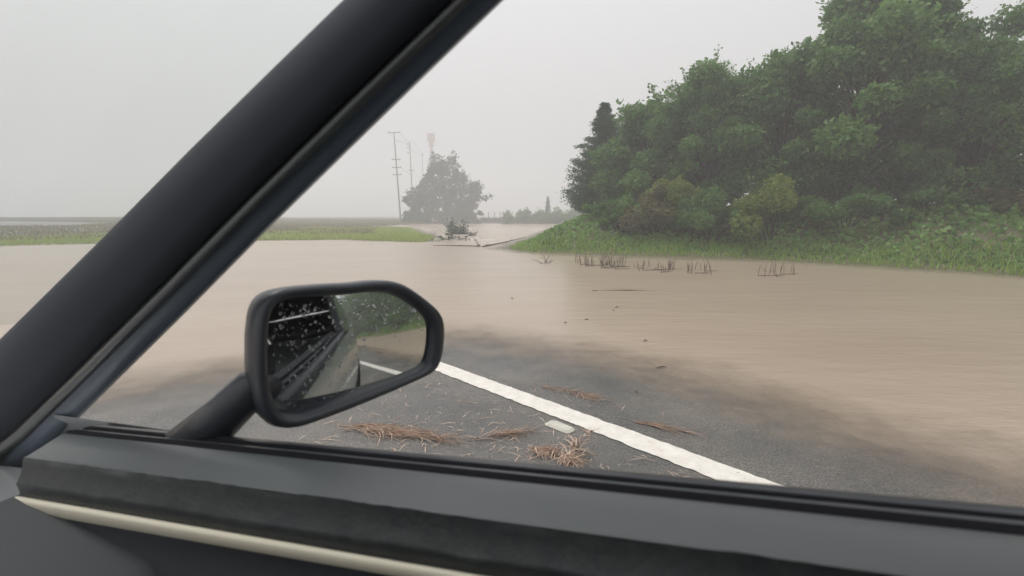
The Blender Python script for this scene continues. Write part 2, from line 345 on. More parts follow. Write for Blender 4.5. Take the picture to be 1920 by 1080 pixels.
def broadleaf(name, base, H, W, label, cat, group=None, n=26000, size=.12, trunk_r=.12, crown0=.25, material='leaf', clumps=70, lean=(0, 0), profile=None, D=None, seed=0, puff=.17, depthw=None, jit=1.0):
    """base world xyz; H height; W crown width. Limbs reach clumps, leaves fill puffs."""
    H = H-W*puff*.85
    rg = np.random.default_rng(seed+100); e = empty(name, base); tag(e, label, cat, group)
    dw = depthw or W
    cs = []
    for i in range(clumps):
        t_ = rg.random()**.85; z = H*(crown0+(1-crown0)*t_)
        pr = profile(t_) if profile else math.sin(math.pi*min(1, (.18+.80*t_)))**.7
        ang = rg.random()*6.283; rr = .5*pr*(.35+.65*rg.random()**.5)*(1+.25*rg.normal()*.5)
        cs.append((lean[0]*t_+W*rr*math.cos(ang), lean[1]*t_+dw*rr*math.sin(ang), z))
    cs = np.array(cs)
    tb = MB(); top = np.array([lean[0]*.6, lean[1]*.6, H*.72])
    tb.tube([(0, 0, -.3), (.03*H*rg.normal()*.3, .0, H*.2), top*.6+np.array([rg.normal()*.03*H, 0, 0]), top], [trunk_r*1.25, trunk_r, trunk_r*.7, trunk_r*.25], 8)
    for c_ in cs:
        t0 = min(.9, max(.15, c_[2]/H*.6)); st = top*t0/.9; mid = (st+c_)*.5+np.array([0, 0, .04*H])
        tb.tube([st, mid, c_], [trunk_r*.42, trunk_r*.25, trunk_r*.08], 5)
    per = n//clumps; Vs = []; Ts = []; Qs = []; off = 0
    for c_ in cs:
        r = W*puff*(.55+.8*rg.random()); r *= .55+.9*rg.random(); p, d = clump_points(c_, r, int(per*(.5+rg.random()))); p = p+rg.normal(size=p.shape)*r*np.array([.32, .32, .22])*jit
        V, Q, T = leaf_geo(p, size, d, .9, tint=.02+.30*((seed*37) % 10)/10+.6*rg.random()+.14*d[:, 2], drop=.2)  # random tint per puff, plus light from above painted in: upper leaves paler
        Vs.append(V); Qs.append(Q+off); Ts.append(T); off += len(V)
    # outer twigs with leaves so the outline is ragged
    tw = tb
    for k in range(clumps//2):
        c_ = cs[rg.integers(len(cs))]; d = c_-np.array([0, 0, H*.5]); d = d/np.linalg.norm(d)+rg.normal(size=3)*.35; L = W*puff*(1.0+.75*rg.random())
        tw.tube([c_, c_+d*L*.5, c_+d*L], [trunk_r*.08, trunk_r*.05, trunk_r*.02], 3)
        p = c_+d*L*rg.random((34, 1))**.8+rg.normal(size=(34, 3))*size*.6
        V, Q, T = leaf_geo(p, size, None, tint=.5); Vs.append(V); Qs.append(Q+off); Ts.append(T); off += len(V)
    tb.build('trunk', M['bark'], e, True)
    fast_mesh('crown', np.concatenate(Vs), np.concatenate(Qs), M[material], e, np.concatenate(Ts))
    return e
def conifer(name, base, H, W, label, cat, group=None, n=22000, size=.13, seed=0):
    rg = np.random.default_rng(seed); e = empty(name, base); tag(e, label, cat, group)
    tb = MB(); tb.tube([(0, 0, -.3), (0, 0, H*.5), (0, 0, H*.99)], [.11, .07, .01], 8)
    Vs = []; Qs = []; Ts = []; off = 0; nb = 125; per = n//nb
    for i in range(nb):
        t_ = (i+.5)/nb; z = H*(.06+.93*t_); env = W*.5*(1-t_)**.68*(.62+.75*rg.random())*(1 if t_ > .12 else .8)+.02
        ang = i*2.4+rg.normal()*.3; dx, dy = math.cos(ang), math.sin(ang); tip = np.array([dx*env, dy*env, z+.12*env-.10*env])
        st = np.array([0, 0, z-.05]); mid = (st+tip)*.5+np.array([0, 0, -.12*env])
        tb.tube([st, mid, tip], [.02, .014, .004], 4)
        k = int(per*(.45+1.2*(1-t_))); f = rg.random(k)**.55; c_ = st+(tip-st)*f[:, None]; c_[:, 2] -= .12*env*np.sin(math.pi*f)
        sp_ = (.04+.13*env*(.3+np.sin(math.pi*np.clip(f, .1, .9))))[:, None]
        c_ = c_+rg.normal(size=(k, 3))*sp_*np.array([1, 1, .45])
        V, Q, T = leaf_geo(c_, size, np.array([[dx, dy, .15]]), .45, asp=.4, tint=.2+.5*rg.random()); Vs.append(V); Qs.append(Q+off); Ts.append(T); off += len(V)
    tb.build('trunk', M['bark'], e, True); fast_mesh('crown', np.concatenate(Vs), np.concatenate(Qs), M['leaf_c'], e, np.concatenate(Ts)); return e
def shrub(name, base, H, W, label, cat, group=None, n=7000, size=.10, material='leaf', seed=0, dome=True, ragged=.5):
    rg = np.random.default_rng(seed+50); e = empty(name, base); tag(e, label, cat, group); tb = MB(); Vs = []; Qs = []; Ts = []; off = 0; k = 26
    for i in range(k):
        ang = rg.random()*6.283; rr = rg.random()**.5; hh = math.sqrt(max(0, 1-rr*rr))*(.55+.45*rg.random())
        c_ = np.array([W*.42*rr*math.cos(ang), W*.42*rr*math.sin(ang), H*max(.08, hh*.86)])
        tb.tube([(c_[0]*.2, c_[1]*.2, -.1), c_*.6, c_], [.02, .013, .004], 4)
        p, d = clump_points(c_, min(H, W)*.2*(.7+.6*rg.random()), n//k)
        V, Q, T = leaf_geo(p, size, d, 1.0, tint=.25+.5*rg.random()+.12*d[:, 2], drop=.2); Vs.append(V); Qs.append(Q+off); Ts.append(T); off += len(V)  # leaf tint also carries painted top light, paler on the upper side
        d = np.array([c_[0]/W, c_[1]/W, .5+rg.random()])+rg.normal(size=3)*.2; f = rg.random((16, 1))
        V, Q, T = leaf_geo(c_+d*f*H*.35*ragged+rg.normal(size=(16, 3))*size*.5, size, None, tint=.6); Vs.append(V); Qs.append(Q+off); Ts.append(T); off += len(V)
    tb.build('stems', M['bark'], e, True); fast_mesh('foliage', np.concatenate(Vs), np.concatenate(Qs), M[material], e, np.concatenate(Ts)); return e
def gz(x, y): return float(height(np.array([x]), np.array([y]))[0])
def at(px, dist):  # ground point under a pixel column at a forward distance
    p = PD(px, 400, dist); return (p[0], p[1], gz(p[0], p[1]))
def top_h(px, py, dist, base): return PD(px, py, dist)[2]-base[2]

# right bank trees
b0 = at(1128, 22); conifer('conifer_tree', b0, top_h(1128, 190, 22, b0), 3.5, 'dark ragged conifer at the left edge of the tree mass on the green bank', 'tree', seed=3, n=46000, size=.11)
RT = 'broadleaf trees on the green bank'
spec_ = [(1205, 20.0, 195, 3.8, 'leafy green tree right behind the dark conifer with small gaps in its crown', 1, 'leaf', (0.2, 0)),
         (1320, 18.5, 118, 4.0, 'tall leafy tree next right of the tree beside the conifer', 2, 'leaf', (0, 0)),
         (1455, 17.5, 92, 4.2, 'tall dense tree in the middle of the row right of the brown draped bush', 3, 'leaf', (0, 0)),
         (1600, 16.5, -50, 5.2, 'tallest leafy tree rising out of the top of the view on the right', 4, 'leaf', (0, 0)),
         (1810, 15.5, 10, 5.4, 'leafy tree at the far right of the bank', 5, 'leaf', (0, 0)),
         (1690, 22, 120, 6.0, 'dark tree standing behind the tallest leafy tree', 7, 'leaf', (0, 0)), (1500, 23, 170, 5.0, 'dark tree standing behind the middle trees of the row', 8, 'leaf', (0, 0)),
         (1860, 21, 90, 6.0, 'dark tree standing behind the far right tree', 9, 'leaf', (0, 0)),
         (1275, 23.5, 185, 4.2, 'leafy tree standing behind and between the first two broadleaf trees', 6, 'leaf', (0, 0))]
for px, D_, py, W_, lb, sd2, mt_, ln in spec_:
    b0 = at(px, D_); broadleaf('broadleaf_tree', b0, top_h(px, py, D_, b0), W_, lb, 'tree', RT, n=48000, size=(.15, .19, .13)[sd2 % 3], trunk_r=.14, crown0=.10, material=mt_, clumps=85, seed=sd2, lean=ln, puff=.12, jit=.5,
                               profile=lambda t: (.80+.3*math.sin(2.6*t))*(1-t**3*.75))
# trees seen only in the mirror, along the bank behind
for i, (x_, y_, h_, w_) in enumerate(((17.5, 9, 7, 6), (19.5, 4.5, 7.5, 6), (21, .5, 7, 6), (23.5, -4, 8, 6.5), (27, -8, 8, 7), (32, -13, 8, 7), (39, -19, 9, 8))):
    broadleaf('broadleaf_tree', (x_, y_, gz(x_, y_)), h_, w_, ['dark bushy tree on the bank just beyond the right edge of the view', 'dark bushy tree at the outer side of the mirror reflection', 'dark bushy tree near the middle of the mirror reflection', 'dark bushy tree in the inner half of the mirror reflection', 'dark bushy tree near the car in the mirror reflection', 'farther bushy tree at the inner edge of the mirror reflection', 'farthest bushy tree down the bank behind the car'][i], 'tree', RT, n=20000, size=.28, crown0=.0, clumps=75, seed=20+i, puff=.17, profile=lambda t: (.9)*(1-t**3*.7))
SG = 'bushes along the foot of the trees'
shs = [(1140, 18.6, 372, 2.6, 'leaf', 'dark green bush beneath the conifer', 1), (1175, 17.6, 362, 2.4, 'leaf', 'green bush left of the brown draped bush', 2),
       (1228, 16.6, 338, 2.5, 'leaf_b', 'bush draped in brown and olive creeper', 3), (1262, 17.4, 322, 2.6, 'leaf_y', 'yellow green bush above and right of the brown draped bush', 4),
       (1330, 15.6, 350, 3.0, 'leaf', 'green bush right of the yellow green bush', 5), (1450, 15, 330, 3.4, 'leaf_y', 'yellowish bush at the foot of the middle tree', 6),
       (1590, 14.4, 345, 3.4, 'leaf', 'green bush at the foot of the tallest tree', 7), (1740, 13.8, 350, 3.4, 'leaf', 'green bush second from the right end of the view', 8), (1900, 13, 340, 3.4, 'leaf_b', 'brownish bush at the right end of the view', 9)]
for px, D_, py, W_, mt_, lb, sd2 in shs:
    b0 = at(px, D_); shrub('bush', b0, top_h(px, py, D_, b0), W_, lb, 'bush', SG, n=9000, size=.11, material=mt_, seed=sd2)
for i, (x_, y_) in enumerate(((15.3, 6.5), (16.8, 2.2), (18.2, -1.8), (21, -6), (25, -11))):
    shrub('bush', (x_, y_, gz(x_, y_)), 1.9, 4.0, ['low bush on the bank outside the right edge of the view', 'low green bush at the outer side of the mirror reflection', 'low green bush in the middle of the mirror reflection', 'low green bush at the inner side of the mirror reflection', 'low green bush farthest back in the mirror reflection'][i], 'bush', SG, n=5000, size=.18, material='leaf', seed=30+i)

# creeper / grass covering of the banks (nobody could count it)
def scatter(poly, n, box, cond, dens=None):
    x = RNG.uniform(box[0], box[1], n); y = RNG.uniform(box[2], box[3], n); s = sdist(poly, x, y); k = cond(x, y, s); return x[k], y[k], s[k]
x, y, s = scatter(BANK, 230000, (-1, 34, -14, 34), lambda x, y, s: (s > .25) & (s < 9) & (x*x+y*y < 1100))
z = height(x, y)+RNG.random(len(x))*(.10+.30*np.clip(fbm(x*.8, y*.8, 40)+.35, 0, 1))*np.clip(s*.7, .2, 1)
V, Q, T = leaf_geo(np.stack([x, y, z], 1), .15, None, asp=.75, tint=np.clip(.45+fbm(x*.9, y*.9, 41)*1.4, 0, 1))
tag(fast_mesh('creeper_cover', V, Q, M['cover'], None, T), 'bright green creeper and weeds covering the sloping bank', 'ground cover', kind='stuff')
def blades(x, y, z, h, wd, tint, name, m, label, lean=.35):
    n = len(x); a = RNG.random(n)*6.283; dx, dy = np.cos(a)*wd, np.sin(a)*wd; l = RNG.normal(size=(n, 2))*lean*h[:, None]
    b_ = np.stack([x, y, z], 1); v0 = b_+np.stack([dx, dy, 0*x], 1); v1 = b_-np.stack([dx, dy, 0*x], 1)
    v2 = b_+np.stack([l[:, 0]*.4-dx*.6, l[:, 1]*.4-dy*.6, h*.6], 1); v3 = b_+np.stack([l[:, 0]*.4+dx*.6, l[:, 1]*.4+dy*.6, h*.6], 1); v4 = b_+np.stack([l[:, 0], l[:, 1], h], 1)
    V = np.stack([v0, v1, v2, v3, v4], 1).reshape(-1, 3); i = np.arange(n)*5
    Q = np.concatenate([np.stack([i, i+1, i+2, i+3], 1), np.stack([i+3, i+2, i+4, i+4], 1)])
    me = bpy.data.meshes.new(name); me.vertices.add(len(V)); me.vertices.foreach_set('co', V.astype(np.float32).ravel())
    q4 = np.stack([i, i+1, i+2, i+3], 1).ravel(); t3 = np.stack([i+3, i+2, i+4], 1).ravel(); me.loops.add(len(q4)+len(t3)); me.loops.foreach_set('vertex_index', np.concatenate([q4, t3]).astype(np.int32))
    me.polygons.add(2*n); me.polygons.foreach_set('loop_start', np.concatenate([np.arange(n)*4, 4*n+np.arange(n)*3]).astype(np.int32)); me.update(calc_edges=True); me.validate()
    me.materials.append(m); at_ = me.attributes.new('tint', 'FLOAT', 'POINT'); at_.data.foreach_set('value', np.repeat(tint, 5).astype(np.float32))
    o = bpy.data.objects.new(name, me); COL.objects.link(o); return tag(o, label, 'grass', kind='stuff')
x, y, s = scatter(BANK, 200000, (-1.5, 26, -10, 24), lambda x, y, s: (s > -.12) & (s < 1.3))
h = (.10+.16*RNG.random(len(x)))*(.6+.8*np.clip(fbm(x, y, 50)+.5, 0, 1))
blades(x, y, height(x, y)-.02, h, .016, np.clip(RNG.random(len(x))*.6+.3, 0, 1), 'bank_grass', M['grass'], 'bright green grass fringe along the water at the foot of the bank')
x, y, s = scatter(FIELD, 200000, (-34, -3, 18, 48), lambda x, y, s: (s > -.3) & (s < 9+5*fbm(x*.2, y*.2, 60)))
h = (.07+.13*RNG.random(len(x)))*(.6+.9*np.clip(fbm(x*.5, y*.5, 51)+.5, 0, 1))
blades(x, y, height(x, y)-.02, h, .035, np.clip(RNG.random(len(x))*.7+.1, 0, 1), 'field_grass', M['grass_y'], 'green grass strip on the left shore of the flood')
x, y, s = scatter(FIELD, 260000, (-120, 45, 22, 110), lambda x, y, s: (s > 3) & (s < 30) | ((s > 0) & (y > 60)))
h = .12+.16*RNG.random(len(x)); blades(x, y, height(x, y)-.02, h, .07, RNG.random(len(x)), 'dry_field_grass', M['dry'], 'olive tan grass of the open field beyond the flood')

# ------------------------------------------------------------------ far trees
FG = 'trees of the misty clump across the flood'
for px, D_, py, W_, lb, sd2, cl, nn in ((836, 84, 291, 7.6, 'tallest grey green tree of the misty clump', 11, 42, 6200), (808, 84, 312, 5.0, 'broad misty tree left of the tallest one', 12, 30, 4600),
                                (864, 82, 320, 6.6, 'open misty tree with bare limbs right of the tallest one', 13, 34, 2900), (778, 80, 352, 5.6, 'low misty tree at the left end of the clump', 14, 22, 2600),
                                (886, 83, 336, 5.2, 'thin misty tree at the right end of the clump', 15, 18, 1800)):
    b0 = at(px, D_); broadleaf('field_tree', b0, top_h(px, py, D_, b0), W_, lb, 'tree', FG, n=nn, size=.40, trunk_r=.2, crown0=.22, material='leaf_d', clumps=cl, seed=sd2, puff=.13, jit=.6, profile=lambda t: .9*(1-t**3*.65))
for i, (px, D_, py, W_) in enumerate(((775, 79, 392, 5), (812, 78, 388, 6), (848, 78, 386, 6), (878, 79, 392, 4.5))):
    b0 = at(px, D_); shrub('undergrowth_bush', b0, top_h(px, py, D_, b0), W_, 'dark bush filling the foot of the misty tree clump, ' + ('leftmost of four', 'second of four', 'third of four', 'rightmost of four')[i], 'bush', 'undergrowth of the misty clump', n=1500, size=.4, material='leaf_d', seed=60+i)
# far hedge line
x = RNG.uniform(-6, 22, 9000); y = 88+RNG.normal(size=9000)*.9; z = height(x, y)+RNG.random(9000)*(.75+.5*fbm(x*.3, y*0, 70))
V, Q, T = leaf_geo(np.stack([x, y, z], 1), .4, None); hd = fast_mesh('hedge', V, Q, M['leaf_d'], None, T); tag(hd, 'long low dark hedge on the far shore right of the misty clump', 'hedge')
for i, (px, py, W_, lb) in enumerate(((952, 394, 1.8, 'small round shrub standing left of the far row'), (985, 392, 4.2, 'low arching shrub at the left end of the far row'), (1012, 390, 3.8, 'low shrub left of the pointed tree'),
                                     (1045, 387, 4.4, 'low broad shrub right of the pointed tree'), (1074, 388, 4.0, 'broad shrub at the right end of the far row'))):
    b0 = at(px, 80+i*.7-4); b0 = (b0[0], b0[1], b0[2]); shrub('field_shrub', b0, max(1.1, top_h(px, py, b0[1], b0)), W_, lb, 'shrub', 'shrubs on the far shore', n=1300, size=.3, material='leaf', seed=80+i)
b0 = at(1027, 80); conifer('pointed_tree', b0, top_h(1027, 368, 80, b0), 1.3, 'small dark pointed tree sticking up above the far shrubs', 'tree', n=1500, size=.25, seed=9)
# fence
fe = empty('field_fence', at(1000, 90)); tag(fe, 'low wire fence with thin posts in the mist behind the far hedge', 'fence')
ox, oy, oz = fe.location
wp = []
for i, px in enumerate(range(905, 1135, 11)):
    b0 = at(px, 90); mb = MB(); mb.tube([(b0[0]-ox, b0[1]-oy, b0[2]-oz-.2), (b0[0]-ox+random.uniform(-.05, .05), b0[1]-oy, b0[2]-oz+2.0)], .06, 5); mb.build('post', M['pole'], fe); wp.append((b0[0]-ox, b0[1]-oy, b0[2]-oz))
for hh in (.6, 1.1, 1.7):
    mb = MB(); mb.tube([(a, b_, c+hh) for a, b_, c in wp], .02, 4); mb.build('wire', M['galv'], fe)

# ------------------------------------------------------------------ poles, wires, mast
PG = 'utility poles across the field'; pol = []
def pole(bx, dist, ytop, xtop, arms, lb, r0=.17):
    b0 = at(bx, dist); tp = PD(xtop, ytop, dist)-np.array(b0); e = empty('utility_pole', b0); tag(e, lb, 'pole', PG)
    mb = MB(); mb.tube([(0, 0, -.4), tuple(tp)], [r0, r0*.62], 10); mb.build('shaft', M['pole'], e, True)
    H = tp[2]; 
    for (f, wl_, wr_) in arms:
        c0 = tp*f; mb = MB(); mb.box((c0[0]+(wr_-wl_)/2, c0[1]-.16, c0[2]), ((wl_+wr_)/2, .05, .07)); ar = mb.build('crossarm', M['pole'], e)
        for sx in ([-wl_+.08] if wl_ > .3 else [])+([wr_-.08] if wr_ > .3 else []):
            mb = MB(); mb.tube([(c0[0]+sx, c0[1]-.16, c0[2]+.05), (c0[0]+sx, c0[1]-.16, c0[2]+.16), (c0[0]+sx, c0[1]-.16, c0[2]+.3)], [.05, .08, .05], 6); mb.build('insulator', M['galv'], ar)
    pol.append((np.array(b0), tp)); return e
pole(751, 92, 248, 738.5, [(.995, 1.15, 1.15), (.70, .8, .9), (.61, .8, .9), (.53, .8, .9)], 'nearest utility pole with a wide top crossarm, left of the misty clump')
pole(775, 118, 267, 768, [(.98, .75, .15), (.93, .75, .15), (.87, .75, .15), (.64, .5, .8)], 'second utility pole with short arms rising behind the left end of the clump')
pole(795, 150, 287, 791.5, [(.97, .5, .5), (.56, .8, .5)], 'farthest utility pole just left of the red and white mast', .16)
b1 = at(600, 70); 
for k, (f, sx) in enumerate(((.995, -1.1), (.995, 1.1), (.61, .8))):
    mb = MB()
    for (pa, ta), (pb, tb_) in ((pol[0], pol[1]), (pol[1], pol[2])):
        A0 = pa+ta*f+np.array([sx, -.16, .3]); B0 = pb+tb_*f+np.array([sx, -.16, .3]); mb.tube([A0+(B0-A0)*u-np.array([0, 0, 4*.9*u*(1-u)]) for u in np.linspace(0, 1, 14)], .03, 4)
    tag(mb.build('power_line', M['pole']), ('thin power line on the left ends of the pole tops', 'thin power line on the right ends of the pole tops', 'lower thin power line between the utility poles')[k], 'wire', 'power lines')
b0 = at(812, 170); e = empty('radio_mast', b0); tag(e, 'red and white radio mast fading into the mist above the tree clump', 'mast')
tp = PD(808, 250, 170)-np.array(b0); H = tp[2]
for k in range(6):
    mb = MB(); z0, z1 = H*.82*k/6, H*.82*(k+1)/6
    for a in range(3):
        t0 = a*2.094; r0 = .9-.06*k
        c0 = np.array([math.cos(t0), math.sin(t0), 0]); c1 = np.array([math.cos(t0+2.094), math.sin(t0+2.094), 0]); dr = np.array([tp[0], 0, 0])
        mb.tube([c0*r0+dr*z0/H+(0, 0, z0), c0*(r0-.06)+dr*z1/H+(0, 0, z1)], .12, 5)
        for j in range(4):
            za, zb = z0+(z1-z0)*j/4, z0+(z1-z0)*(j+1)/4
            mb.tube([c0*r0+dr*za/H+(0, 0, za), c1*r0+dr*zb/H+(0, 0, zb)], .06, 4)
    mb.build('lattice_section', M['whitep'] if k%2 else M['red'], e)
for a in range(6):
    t0 = a*1.047; mb = MB(); mb.box((tp[0]+math.cos(t0)*1.2, math.sin(t0)*1.2, H*.95), (.16, .16, 1.5)); mb.build('antenna_panel', M['red'], e)
mb = MB(); 
for zz in (.86, .92, .98):
    mb.tube([(tp[0]+math.cos(a*.5236)*1.2, math.sin(a*.5236)*1.2, H*zz) for a in range(13)], .12, 5)
mb.tube([(tp[0], 0, H*.8), (tp[0], 0, H)], .3, 6); mb.tube([(tp[0], 0, H*.8), (tp[0], 0, H*.9)], [.35, .9], 8); mb.build('antenna_platform', M['red'], e)

# ------------------------------------------------------------------ debris in the flood
def branchy(name, base, H, n, label, cat, m='twig', seed=0, flat=False, leaves=0, group=None, rad=.02):
    rg = np.random.default_rng(seed); e = empty(name, base); tag(e, label, cat, group); mb = MB(); tips = []
    for i in range(n):
        d = rg.normal(size=3)*np.array([1, .7, .15 if flat else .4])+np.array([0, 0, .1 if flat else .9]); d /= np.linalg.norm(d); L = H*(.4+.6*rg.random())
        p0 = np.array([rg.normal()*H*.15, rg.normal()*H*.1, -.05]); p1 = p0+d*L*.5; p2 = p1+(d+rg.normal(size=3)*.35)*L*.5; mb.tube([p0, p1, p2], [rad, rad*.7, rad*.25], 4)
        tips += [p1, p2]
        p3 = p1+(d+rg.normal(size=3)*.8)*L*.35; mb.tube([p1, p3], [rad*.5, rad*.2], 4); tips.append(p3)
    mb.build('branches', M[m], e)
    if leaves:
        c_ = np.repeat(np.array(tips), leaves, 0)+rg.normal(size=(len(tips)*leaves, 3))*H*.13; V, Q, T = leaf_geo(c_, H*.16, None); fast_mesh('foliage', V, Q, M['leaf_d'], e, T)
    return e
def w(px, py): q_ = P(px, py); return (q_[0], q_[1], .02)
branchy('uprooted_shrub', w(860, 440), 1.0, 26, 'dark uprooted shrub standing in the churning muddy water', 'shrub', seed=1, leaves=9, rad=.03)
branchy('drift_branch', w(840, 425), 1.0, 16, 'reddish brown tuft of debris behind the uprooted shrub', 'debris', 'reed', seed=2, leaves=5, rad=.04)
branchy('drift_branch', w(850, 451), .9, 22, 'mat of branches caught in foam below the uprooted shrub', 'debris', seed=3, flat=True, leaves=4, rad=.03)
branchy('drift_branch', w(884, 443), .45, 12, 'small brown snag right of the uprooted shrub', 'debris', 'reed', seed=4, leaves=4)
branchy('drift_branch', w(900, 461.5), .55, 18, 'low dark twigs lying left of the tip of the green bank', 'debris', seed=5, flat=True)
branchy('drift_branch', w(1022, 494), .42, 9, 'thin twigs poking out of the water left of the dead reeds', 'debris', seed=6, rad=.008)
mb = MB(); a0, a1 = np.array(w(905, 463)), np.array(w(985, 450)); 
mb.tube([a0, a0*.6+a1*.4+(0, 0, .03), a1+(0, 0, .12)], [.03, .025, .01], 6); mb.tube([a0*.5+a1*.5, a0*.4+a1*.6+(0.1, .3, .15)], [.015, .006], 5)
tag(mb.build('drift_log', M['twig']), 'long thin branch floating at the tip of the green bank', 'branch')
mb = MB(); a0, a1 = np.array(w(812, 460.5)), np.array(w(900, 462)); mb.tube([a0+(0, 0, -.01), (a0+a1)/2+(0, 0, -.005), a1], [.01, .028, .015], 6)
tag(mb.build('drift_log', M['twig']), 'slim waterlogged stick lying in front of the foam', 'branch')
RGp = 'dead reed clumps standing in the flood'
def reed_clump(name, px0, px1, py, n, hmin, hmax, label, seed):
    rg = np.random.default_rng(seed); c0 = w((px0+px1)/2, py); e = empty(name, c0); tag(e, label, 'reeds', RGp); mb = MB(); fl = MB()
    for i in range(n):
        q_ = w(px0+(px1-px0)*rg.random(), py+rg.normal()*3.0); b_ = np.array(q_)-c0; h_ = hmin+(hmax-hmin)*rg.random(); l = rg.normal(size=2)*.22*h_
        if rg.random() < .25: l *= 3.2; h_ *= .6
        mb = MB(); mb.tube([b_+(0, 0, -.08), b_+(l[0]*.4, l[1]*.4, h_*.55), b_+(l[0], l[1], h_)], [.0075, .006, .002], 4); mb.build('stem', M['reed'], e)
    for i in range(max(2, n//4)):
        q_ = w(px0+(px1-px0)*rg.random(), py+2+rg.normal()*2.0); b_ = np.array(q_)-c0; a = rg.normal()*.3; L = .15+.35*rg.random(); fl = MB(); fl.tube([b_-(0, 0, .015), b_+(math.cos(a)*L, math.sin(a)*L, -.005)], [.009, .004], 4); fl.build('floating_stem', M['reed'], e)
    return e
reed_clump('dead_reeds', 1078, 1100, 494, 7, .18, .36, 'sparse dead reeds at the left end of the reed line', 1)
reed_clump('dead_reeds', 1096, 1128, 497, 12, .12, .30, 'short dead reeds just left of the densest reed clump', 2)
reed_clump('dead_reeds', 1126, 1150, 499, 26, .15, .36, 'densest clump of dead reeds in the middle of the reed line', 3)
reed_clump('dead_reeds', 1150, 1172, 499, 12, .15, .34, 'dead reeds just right of the densest reed clump', 4)
reed_clump('dead_reeds', 1190, 1212, 504, 9, .12, .26, 'leaning dead reeds in the gap near the right of the reed line', 5)
reed_clump('dead_reeds', 1214, 1262, 506, 18, .14, .34, 'dead reeds before the right part of the bank with flattened stems', 6)
reed_clump('dead_reeds', 1290, 1340, 509, 14, .14, .34, 'dead reeds next beyond those before the brown bush', 7)
reed_clump('dead_reeds', 1420, 1490, 515, 16, .14, .34, 'farther right clump of dead reeds before the yellowish bush', 8)
# floating bits on the open water
fb = MB()
for (px, py, L) in ((1115, 546, .05), (1180, 545, .06), (1156, 577, .05), (1100, 600, .03), (1240, 690, .05), (1060, 606, .03), (960, 560, .03), (1210, 640, .03), (1150, 583, .03), (1194, 737, .02)):
    q_ = np.array(w(px, py)); a = random.random()*3; fb.tube([q_+(-L*math.cos(a), -L*math.sin(a), -.012), q_+(0, 0, -.006), q_+(L*math.cos(a), L*math.sin(a), -.012)], [.004, .007, .003], 5)
tag(fb.build('floating_twigs', M['reed']), 'scattered tiny twigs floating on the open brown water', 'debris', kind='stuff')
fb = MB(); a0, a1 = np.array(w(1112, 545)), np.array(w(1235, 545)); fb.tube([a0-(0, 0, .022), (a0+a1)/2-(0, 0, .012), a1-(0, 0, .024)], [.004, .012, .004], 5)
tag(fb.build('drift_stick', M['reed']), 'long pale stick barely showing on the open water below the reeds', 'branch')

# ------------------------------------------------------------------ straw on the asphalt
def straw(name, c_px, ang, L, W_, n, label, seed, hgt_=.02, bl=.13, along=1.0, group='straw clumps on the wet asphalt', rough=None, thick=.0022):
    rg = np.random.default_rng(seed); c0 = np.array([*P(*c_px, .06), 0]); c0[2] = hgt(c0[0], c0[1])+.004
    V = []; T = []; a0 = math.radians(ang)
    for i in range(n):
        u, v = rg.normal()*.42*L*.6, rg.normal()*W_*.42; x_ = u*math.cos(a0)-v*math.sin(a0); y_ = u*math.sin(a0)+v*math.cos(a0)
        th_ = a0+rg.normal()*.7/along; l = bl*(.4+rg.random()); cv = rg.normal()*.35
        hgt_ = hgt_; z0 = rg.random()*.6*hgt_*math.exp(-(u/L*2)**2); z1 = rg.random()*hgt_*.9; p = np.array([x_, y_, z0]); t0 = rg.random()
        wd = thick*(.6+.9*rg.random())
        pts = []
        for k in range(5):
            f = k/4; th2 = th_+cv*f*2; pts.append(p+np.array([0, 0, z1*math.sin(math.pi*f)])); p = p+np.array([math.cos(th2), math.sin(th2), 0])*l/4
        for k in range(5):
            d = pts[min(k+1, 4)]-pts[max(k-1, 0)]; s_2 = np.array([-d[1], d[0], 0]); s_2 /= np.linalg.norm(s_2)+1e-9; ww = wd*(1-.7*k/4)
            V += [pts[k]+s_2*ww, pts[k]-s_2*ww+(0, 0, .001), pts[k]+(0, 0, -ww*.9)]
        T += [t0]*15
    Q = []
    for i in range(n):
        for k in range(4):
            b_ = i*15+k*3
            for j in range(3): Q.append([b_+j, b_+(j+1) % 3, b_+3+(j+1) % 3, b_+3+j])
    o = fast_mesh(name, np.array(V), np.array(Q), M['straw'], None, T); o.location = c0; tag(o, label, 'straw', group); return o
straw('straw_clump', (735, 799), -14, .62, .055, 230, 'long band of reddish straw lying on the asphalt below the mirror', 1, .02, .15, 2.2)
straw('straw_clump', (935, 803), 18, .30, .028, 60, 'thin wispy strand of straw between the long band and the two tufts', 2, .015, .15, 2.2)
straw('straw_clump', (1012, 831), -25, .13, .05, 110, 'left of the two dense straw tufts beside the door', 3, .016, .09, 1.2)
straw('straw_clump', (1063, 847), -10, .11, .05, 100, 'right of the two dense straw tufts, with stiff stalks sticking out', 4, .022, .10, .8)
straw('straw_clump', (1225, 782), -28, .4, .025, 36, 'thin line of reddish straw beyond the white line at the right', 5, .01, .18, 3)
straw('straw_clump', (1070, 722), -32, .55, .08, 90, 'faint drift line of straw beyond the white line in the middle', 6, .01, .10, 1.5)
straw('straw_clump', (1105, 798), 60, .05, .02, 16, 'tiny brown sprig lying across the white line', 7, .01, .06, .8)
straw('straw_clump', (1080, 826), 70, .12, .04, 26, 'dark wiry sprig between the white line and the two straw tufts', 8, .03, .11, .7)
straw('straw_clump', (700, 788), -8, .5, .04, 50, 'sparse wisps just above the long band of straw', 9, .01, .12, 2)
